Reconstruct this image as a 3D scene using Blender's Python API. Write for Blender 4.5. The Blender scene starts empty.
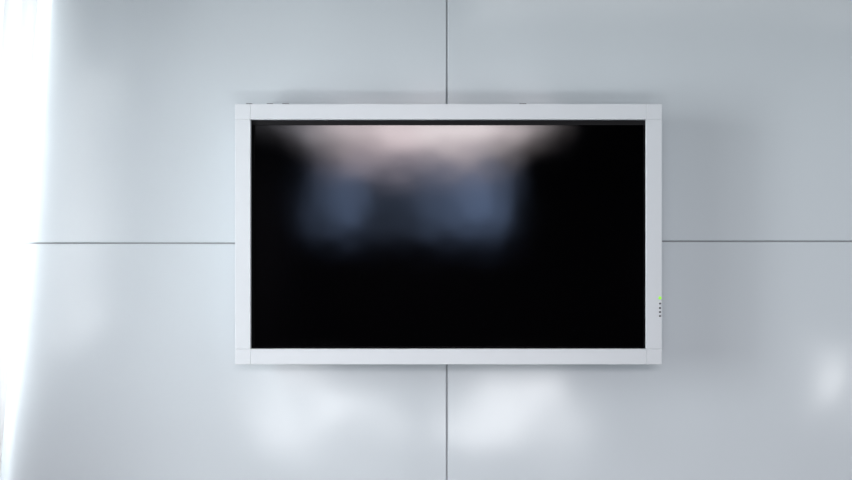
import bpy, bmesh, math, random
from mathutils import Vector, Matrix
S = bpy.context.scene
C = S.collection
S.view_settings.view_transform = 'Standard'
S.view_settings.look = 'None'
S.view_settings.exposure = 0
S.view_settings.gamma = 1
PI = math.pi

# ------------------------------------------------------------------ materials
def mat(name, col, rough=0.5, spec=0.5, metal=0.0, noise=None, bump=None):
    m = bpy.data.materials.new(name); m.use_nodes = True
    nt = m.node_tree; b = nt.nodes['Principled BSDF']
    b.inputs['Base Color'].default_value = (*col, 1)
    b.inputs['Roughness'].default_value = rough
    b.inputs['Specular IOR Level'].default_value = spec
    b.inputs['Metallic'].default_value = metal
    tc = nt.nodes.new('ShaderNodeTexCoord')
    if noise:
        sc, amt = noise
        n = nt.nodes.new('ShaderNodeTexNoise'); n.inputs['Scale'].default_value = sc
        n.inputs['Detail'].default_value = 3
        nt.links.new(tc.outputs['Object'], n.inputs['Vector'])
        r = nt.nodes.new('ShaderNodeMapRange')
        r.inputs['To Min'].default_value = max(0, rough-amt); r.inputs['To Max'].default_value = rough+amt
        nt.links.new(n.outputs['Fac'], r.inputs['Value'])
        nt.links.new(r.outputs['Result'], b.inputs['Roughness'])
    if bump:
        sc, st, dist = bump
        n = nt.nodes.new('ShaderNodeTexNoise'); n.inputs['Scale'].default_value = sc
        n.inputs['Detail'].default_value = 1
        nt.links.new(tc.outputs['Object'], n.inputs['Vector'])
        bp = nt.nodes.new('ShaderNodeBump'); bp.inputs['Strength'].default_value = st
        bp.inputs['Distance'].default_value = dist
        nt.links.new(n.outputs['Fac'], bp.inputs['Height'])
        nt.links.new(bp.outputs['Normal'], b.inputs['Normal'])
    return m

M = {}
M['panel'] = mat('panel_lacquer', (0.59, 0.652, 0.682), 0.18, 0.45, noise=(3, 0.03), bump=(2.6, 1.0, 0.012))
M['backing'] = mat('backing_board', (0.36, 0.38, 0.40), 0.8, 0.2)
M['frame'] = mat('frame_plastic', (0.615, 0.66, 0.685), 0.34, 0.5, noise=(40, 0.04))
M['housing'] = mat('housing_plastic', (0.50, 0.52, 0.54), 0.5, 0.4, noise=(30, 0.05))
M['bezel'] = mat('black_bezel', (0.002, 0.002, 0.0025), 0.6, 0.03)
M['lip'] = mat('dark_lip', (0.011, 0.011, 0.012), 0.6, 0.1)
M['steel'] = mat('bracket_steel', (0.2, 0.2, 0.21), 0.45, 0.5, 0.8)
M['mark'] = mat('button_grey', (0.05, 0.055, 0.06), 0.5, 0.4)
M['tab'] = mat('tab_grey', (0.25, 0.26, 0.27), 0.5, 0.3)
M['dark'] = mat('dark_paint', (0.012, 0.012, 0.014), 0.9, 0.05, noise=(8, 0.05))
M['floor'] = mat('dark_carpet', (0.02, 0.02, 0.023), 0.95, 0.05, bump=(300, 0.3, 0.002))
M['winframe'] = mat('window_frame_paint', (0.05, 0.05, 0.055), 0.6, 0.2)
# satin screen glass: fresnel-weighted Beckmann gloss over black
m = bpy.data.materials.new('screen_glass'); m.use_nodes = True
nt = m.node_tree; nt.nodes.remove(nt.nodes['Principled BSDF'])
out = nt.nodes['Material Output']
df = nt.nodes.new('ShaderNodeBsdfDiffuse'); df.inputs['Color'].default_value = (.0005, .0005, .0007, 1)
gl = nt.nodes.new('ShaderNodeBsdfAnisotropic'); gl.distribution = 'BECKMANN'
gl.inputs['Color'].default_value = (1, 1, 1, 1)
tc = nt.nodes.new('ShaderNodeTexCoord')
n = nt.nodes.new('ShaderNodeTexNoise'); n.inputs['Scale'].default_value = 3
nt.links.new(tc.outputs['Object'], n.inputs['Vector'])
r = nt.nodes.new('ShaderNodeMapRange'); r.inputs['To Min'].default_value = 0.11; r.inputs['To Max'].default_value = 0.135
nt.links.new(n.outputs['Fac'], r.inputs['Value']); nt.links.new(r.outputs['Result'], gl.inputs['Roughness'])
# barely perceptible waviness of the film on the glass
n2 = nt.nodes.new('ShaderNodeTexNoise'); n2.inputs['Scale'].default_value = 9; n2.inputs['Detail'].default_value = 0.8
nt.links.new(tc.outputs['Object'], n2.inputs['Vector'])
bp = nt.nodes.new('ShaderNodeBump'); bp.inputs['Strength'].default_value = 1; bp.inputs['Distance'].default_value = .0006
nt.links.new(n2.outputs['Fac'], bp.inputs['Height']); nt.links.new(bp.outputs['Normal'], gl.inputs['Normal'])
fr = nt.nodes.new('ShaderNodeFresnel'); fr.inputs['IOR'].default_value = 1.5
mx = nt.nodes.new('ShaderNodeMixShader')
nt.links.new(fr.outputs[0], mx.inputs[0]); nt.links.new(df.outputs[0], mx.inputs[1]); nt.links.new(gl.outputs[0], mx.inputs[2])
nt.links.new(mx.outputs[0], out.inputs['Surface'])
M['screen'] = m
# status light
m = bpy.data.materials.new('status_green'); m.use_nodes = True
b = m.node_tree.nodes['Principled BSDF']
b.inputs['Base Color'].default_value = (0.2, 0.5, 0.05, 1)
b.inputs['Emission Color'].default_value = (0.32, 0.85, 0.05, 1)
b.inputs['Emission Strength'].default_value = 0.6
M['led'] = m
# sheer curtain
m = bpy.data.materials.new('sheer_fabric'); m.use_nodes = True
nt = m.node_tree; nt.nodes.remove(nt.nodes['Principled BSDF'])
out = nt.nodes['Material Output']
d = nt.nodes.new('ShaderNodeBsdfDiffuse'); d.inputs['Color'].default_value = (0.93, 0.93, 0.93, 1)
t = nt.nodes.new('ShaderNodeBsdfTranslucent'); t.inputs['Color'].default_value = (0.72, 0.72, 0.72, 1)
w = nt.nodes.new('ShaderNodeTexWave'); w.inputs['Scale'].default_value = 60; w.inputs['Distortion'].default_value = 1
tc = nt.nodes.new('ShaderNodeTexCoord'); nt.links.new(tc.outputs['Object'], w.inputs['Vector'])
r = nt.nodes.new('ShaderNodeMapRange'); r.inputs['To Min'].default_value = 0.52; r.inputs['To Max'].default_value = 0.60
nt.links.new(w.outputs['Fac'], r.inputs['Value'])
mx = nt.nodes.new('ShaderNodeMixShader')
nt.links.new(r.outputs['Result'], mx.inputs['Fac'])
nt.links.new(d.outputs[0], mx.inputs[1]); nt.links.new(t.outputs[0], mx.inputs[2])
nt.links.new(mx.outputs[0], out.inputs['Surface'])
M['sheer'] = m

# ------------------------------------------------------------------ helpers
def add_box(bm, x0, x1, y0, y1, z0, z1, bev=0.0, seg=2):
    r = bmesh.ops.create_cube(bm, size=1)
    vs = r['verts']
    for v in vs:
        v.co = Vector((x0+(v.co.x+.5)*(x1-x0), y0+(v.co.y+.5)*(y1-y0), z0+(v.co.z+.5)*(z1-z0)))
    if bev > 0:
        es = list({e for v in vs for e in v.link_edges})
        bmesh.ops.bevel(bm, geom=es, offset=bev, segments=seg, profile=0.5, affect='EDGES')

def add_disc(bm, x, z, y0, y1, rad, seg=20):
    r = bmesh.ops.create_cone(bm, cap_ends=True, segments=seg, radius1=rad, radius2=rad*0.85, depth=abs(y1-y0))
    for v in r['verts']:
        c = v.co.copy()
        v.co = Vector((x+c.x, (y0+y1)/2-c.z, z+c.y))   # +z of the cone faces -y (the room)

def obj(name, bm, m, parent=None, smooth=False):
    me = bpy.data.meshes.new(name)
    bmesh.ops.recalc_face_normals(bm, faces=bm.faces)
    bm.to_mesh(me); bm.free()
    me.materials.append(m)
    if smooth:
        for p in me.polygons: p.use_smooth = True
    o = bpy.data.objects.new(name, me); C.objects.link(o)
    o.parent = parent
    return o

def box(name, m, parent, *a, **k):
    bm = bmesh.new(); add_box(bm, *a, **k); return obj(name, bm, m, parent)

def boxes(name, m, parent, lst):
    bm = bmesh.new()
    for a in lst: add_box(bm, *a)
    return obj(name, bm, m, parent)

def struct(o):
    o['kind'] = 'structure'; return o

# ------------------------------------------------------------------ the room
CZ = 1.85            # camera height
XL, XR, YF, ZC = -1.35, 2.20, -7.30, 2.65
struct(box('floor', M['floor'], None, XL-.15, XR+.15, YF-.15, .15, -.1, 0))
struct(box('ceiling', M['dark'], None, XL-.15, XR+.15, YF-.15, .15, ZC, ZC+.1))
wb = struct(box('wall_back', M['backing'], None, XL-.15, XR+.15, .006, .15, 0, ZC))
sx, g = 0.0525, 0.0015
szl, szr = CZ-3.2/400, CZ-1.4/400
for (x0, x1, z0, z1, lab) in (
    (XL, sx-g, szl+g, ZC, 'upper left pale grey lacquered wall panel'),
    (sx+g, XR, szr+g, ZC, 'upper right pale grey lacquered wall panel'),
    (XL, sx-g, 0, szl-g, 'lower left pale grey lacquered wall panel'),
    (sx+g, XR, 0, szr-g, 'lower right pale grey lacquered wall panel')):
    p = box('wall_panel', M['panel'], wb, x0, x1, 0, .006, z0, z1, bev=.0024, seg=3)
    p['label'] = lab

# left wall with the window whose light falls along the panels
ly0, ly1, lz0, lz1 = -1.50, -0.08, 1.40, 2.62
struct(boxes('wall_left', M['dark'], None, [
    (XL-.12, XL, YF, ly0, 0, ZC), (XL-.12, XL, ly1, .006, 0, ZC),
    (XL-.12, XL, ly0, ly1, 0, lz0), (XL-.12, XL, ly0, ly1, lz1, ZC)]))
def window_x(name, x, y0, y1, z0, z1, t=.04):
    o = boxes(name, M['winframe'], None, [
        (x-.03, x+.03, y0, y1, z0, z0+t), (x-.03, x+.03, y0, y1, z1-t, z1),
        (x-.03, x+.03, y0, y0+t, z0+t, z1-t), (x-.03, x+.03, y1-t, y1, z0+t, z1-t)])
    return struct(o)
window_x('window_1', XL-.06, ly0, ly1, lz0, lz1)
# right wall with an added window that only holds a fill light
ry0, ry1, rz0, rz1 = -1.9, -0.3, 1.3, 2.60
struct(boxes('wall_right', M['dark'], None, [
    (XR, XR+.12, YF, ry0, 0, ZC), (XR, XR+.12, ry1, .006, 0, ZC),
    (XR, XR+.12, ry0, ry1, 0, rz0), (XR, XR+.12, ry0, ry1, rz1, ZC)]))
window_x('fill_window', XR+.06, ry0, ry1, rz0, rz1)
# the far wall behind the camera, with the high window mirrored in the screen
wx0, wx1, wz0, wz1 = -1.34, 1.02, 1.93, 2.64
struct(boxes('wall_front', M['dark'], None, [
    (XL, wx0, YF-.12, YF, 0, ZC), (wx1, XR, YF-.12, YF, 0, ZC),
    (wx0, wx1, YF-.12, YF, 0, wz0), (wx0, wx1, YF-.12, YF, wz1, ZC)]))
t = .012
struct(boxes('window_3', M['winframe'], None, [
    (wx0, wx1, YF-.09, YF-.03, wz0, wz0+t), (wx0, wx1, YF-.09, YF-.03, wz1-t, wz1),
    (wx0, wx0+t, YF-.09, YF-.03, wz0+t, wz1-t), (wx1-t, wx1, YF-.09, YF-.03, wz0+t, wz1-t)]))

# ------------------------------------------------------------------ television
D = 0.110                                   # front of the frame from the panels
k = (2.0-D)/800.0                           # metres per photo pixel on that plane
PX = lambda x: (x-448.5)*k
PZ = lambda y: (234.0-y)*k
tv = bpy.data.objects.new('television', None); C.objects.link(tv)
tv.location = ((448.5-426)*k, 0, CZ+(240-234)*k)
tv.empty_display_size = .1
tv['label'] = 'large black flat television in a thick white frame mounted on the panelled wall'
tv['category'] = 'television'
L, R_, T, B = PX(235), PX(662), PZ(104), PZ(364.5)
l, r_, t_, b_ = PX(250.5), PX(646.5), PZ(119.5), PZ(349)
y0, y1 = -D, -D+.048
gp = 0.00012
box('wall_bracket', M['steel'], tv, -.22, .22, -.022, 0, -.14, .14, bev=.002)
box('housing', M['housing'], tv, L+.012, R_-.012, -D+.046, -.020, B+.012, T-.012, bev=.006, seg=3)
bv = dict(bev=.0010, seg=3)
for a in ((l+gp, r_-gp, y0, y1, t_, T), (l+gp, r_-gp, y0, y1, B, b_),
          (L, l, y0, y1, b_+gp, t_-gp), (r_, R_, y0, y1, b_+gp, t_-gp)):
    box('frame_bar', M['frame'], tv, *a, **bv)
for a in ((L, l, y0, y1, t_, T), (r_, R_, y0, y1, t_, T), (L, l, y0, y1, B, b_), (r_, R_, y0, y1, B, b_)):
    box('corner_piece', M['frame'], tv, *a, **bv)
# inner black rim and the dark lip above the glass (inside the frame opening)
i0, i1 = -D+.010, -D+.05
rl, rr, rt, rb = PX(253.5), PX(645), PZ(124.3), PZ(347.5)
boxes('inner_rim', M['bezel'], tv, [
    (l-.001, r_+.001, i0, i1, b_-.001, rb),
    (l-.001, rl, i0, i1, rb, rt), (rr, r_+.001, i0, i1, rb, rt)])
box('top_lip', M['lip'], tv, l-.001, r_+.001, i0, i1, rt, t_+.001)
box('screen', M['screen'], tv, rl-.001, rr+.001, -D+.014, -D+.05, rb-.001, rt+.001)
# indicator light and the small control marks near the right edge
bm = bmesh.new(); add_disc(bm, PX(660), PZ(298), -D, -D-.0015, .0038)
o = obj('status_light', bm, M['led'], tv); o['label'] = 'lit green status light'
for py in (303.5, 308, 312, 316):
    bm = bmesh.new(); add_disc(bm, PX(660), PZ(py), -D, -D-.0012, .0024)
    obj('control_button', bm, M['mark'], tv)
# tiny fixing tabs peeking over the top edge
for (px, wd) in ((247, 6), (268, 6), (284, 7), (524, 7)):
    box('top_tab', M['tab'], tv, PX(px-wd/2), PX(px+wd/2), -D+.02, -D+.034, T-.001, T+.0055, bev=.0008)

# ------------------------------------------------------------------ curtain
def curtain():
    bm = bmesh.new()
    nu, nv = 170, 20
    rows = []
    for j in range(nv+1):
        z = 0.01+(ZC-.012)*j/nv
        xe = -1.050+(z-1.25)*0.080
        up = max(0, min(1, (z-1.3)/.5))           # folds open out lower down
        row = []
        for i in range(nu+1):
            s = i/nu
            amp = (.0045+.018*min(1, s*3))*(1-.8*up*max(0, 1-s*1.8))
            ph = s*14*2*PI
            x = xe-.20*s**0.8+amp*math.sin(ph)*(1-.3*j/nv)
            y = -.03-.60*s+.012*math.cos(ph)*min(1, s*8)*(1-.5*up)
            row.append(bm.verts.new((x, y, z)))
        rows.append(row)
    for j in range(nv):
        for i in range(nu):
            bm.faces.new((rows[j][i], rows[j][i+1], rows[j+1][i+1], rows[j+1][i]))
    return bm
cu = obj('curtain', curtain(), M['sheer'], None, smooth=True)
cu['label'] = 'sunlit sheer white curtain hanging at the left edge of the panelled wall'
cu['category'] = 'curtain'

# ------------------------------------------------------------------ lights
def area(name, loc, direction, sx_, sy_, rad, col):
    d_ = bpy.data.lights.new(name, 'AREA'); d_.shape = 'RECTANGLE'
    d_.size, d_.size_y = sx_, sy_
    d_.energy = rad*sx_*sy_*4; d_.color = col
    o = bpy.data.objects.new(name, d_); C.objects.link(o)
    o.location = loc
    o.rotation_euler = Vector(direction).to_track_quat('-Z', 'Y').to_euler()
    return o
for (ya, yb, rad) in ((-.62, ly1, 7.0), (-.98, -.64, 20.0), (ly0, -1.0, 4.2)):
    area('window_and_fill_light', (XL-.10, (ya+yb)/2, (lz0+lz1)/2), (1, 0, 0), yb-ya, lz1-lz0, rad, (.97, .985, 1))
area('window_and_fill_light', (XR+.10, (ry0+ry1)/2, (rz0+rz1)/2), (-1, 0, 0), ry1-ry0, rz1-rz0, .95, (.955, .98, 1))  # added fill from the right, softening the left window's shadows
# added fill light under the ceiling, lifting the upper and right panels
area('ceiling_and_fill_light', (1.15, -.70, ZC-.01), (0, 0, -1), 2.0, .35, 1.75, (.965, .985, 1))
# sky seen through the far window: brighter at both sides of a dim middle
dw = 1.9-.1-YF                         # mirrored distance to the far window
for (p0, p1, rad) in ((308, 330, 1.3), (334, 362, 2.8), (366, 392, .5), (395, 428, .9), (431, 460, 2.4), (464, 503, 3.8)):
    xa, xb = (p0-426)/800*dw, (p1-426)/800*dw
    area('window_and_fill_light', ((xa+xb)/2, YF-.10, (wz0+wz1)/2), (0, 1, 0), xb-xa, wz1-wz0, rad, (.40, .58, 1))
# ceiling luminaires
def ceil(x0, x1, py0, py1, rad, col):
    d0, d1 = [(ZC-CZ)*800/(240-p) for p in (py0, py1)]
    area('ceiling_and_fill_light', ((x0+x1)/2, -((d0+d1)/2-1.8), ZC-.01), (0, 0, -1), x1-x0, d1-d0, rad, col)
ceil(-1.18, -.98, 112, 128, .8, (.90, .90, 1))
ceil(-.95, -.72, 112, 142, 4.2, (.93, .90, 1))
ceil(-.72, -.40, 112, 141, 12, (1, .88, .92))
ceil(-.38, -.05, 112, 144, 15, (1, .87, .90))
ceil(-.75, -.05, 146, 157, 9, (1, .82, .87))
ceil(-.05, .48, 112, 140, 16.5, (1, .91, .93))
ceil(-.05, .48, 142, 157, 9, (1, .86, .90))
ceil(.48, .68, 112, 148, 12, (1, .89, .92))
ceil(.68, .86, 112, 134, 7, (1, .90, .93))
ceil(-1.10, .80, 158.5, 174, 4.4, (.80, .78, 1))
# unseen lights added behind the camera so the panels mirror bright patches
def low(px0, px1, py0, py1, dist, rad):
    xm = ((px0+px1)/2-426)/800*dist; zm = CZ-((py0+py1)/2-240)/800*dist
    area('sheen_light', (xm, -(dist-2.0), zm), (0, 1, 0), (px1-px0)/800*dist, (py1-py0)/800*dist, rad, (.985, .985, 1))
low(278, 345, 372, 424, 5.0, 10.5)
low(349, 405, 380, 442, 5.0, 4)
low(452, 485, 390, 440, 5.0, 11)
low(487, 555, 372, 430, 5.0, 11.5)
low(818, 925, 352, 412, 4.1, 11)

wd = bpy.data.worlds.new('world'); S.world = wd; wd.use_nodes = True
wd.node_tree.nodes['Background'].inputs['Color'].default_value = (.7, .8, 1, 1)
wd.node_tree.nodes['Background'].inputs['Strength'].default_value = 0.3

# ------------------------------------------------------------------ camera
cam = bpy.data.cameras.new('camera'); co = bpy.data.objects.new('camera', cam); C.objects.link(co)
co.location = (0, -2.0, CZ); co.rotation_euler = (PI/2, 0, 0)
cam.sensor_width = 36; cam.lens = 36*800/852
S.camera = co
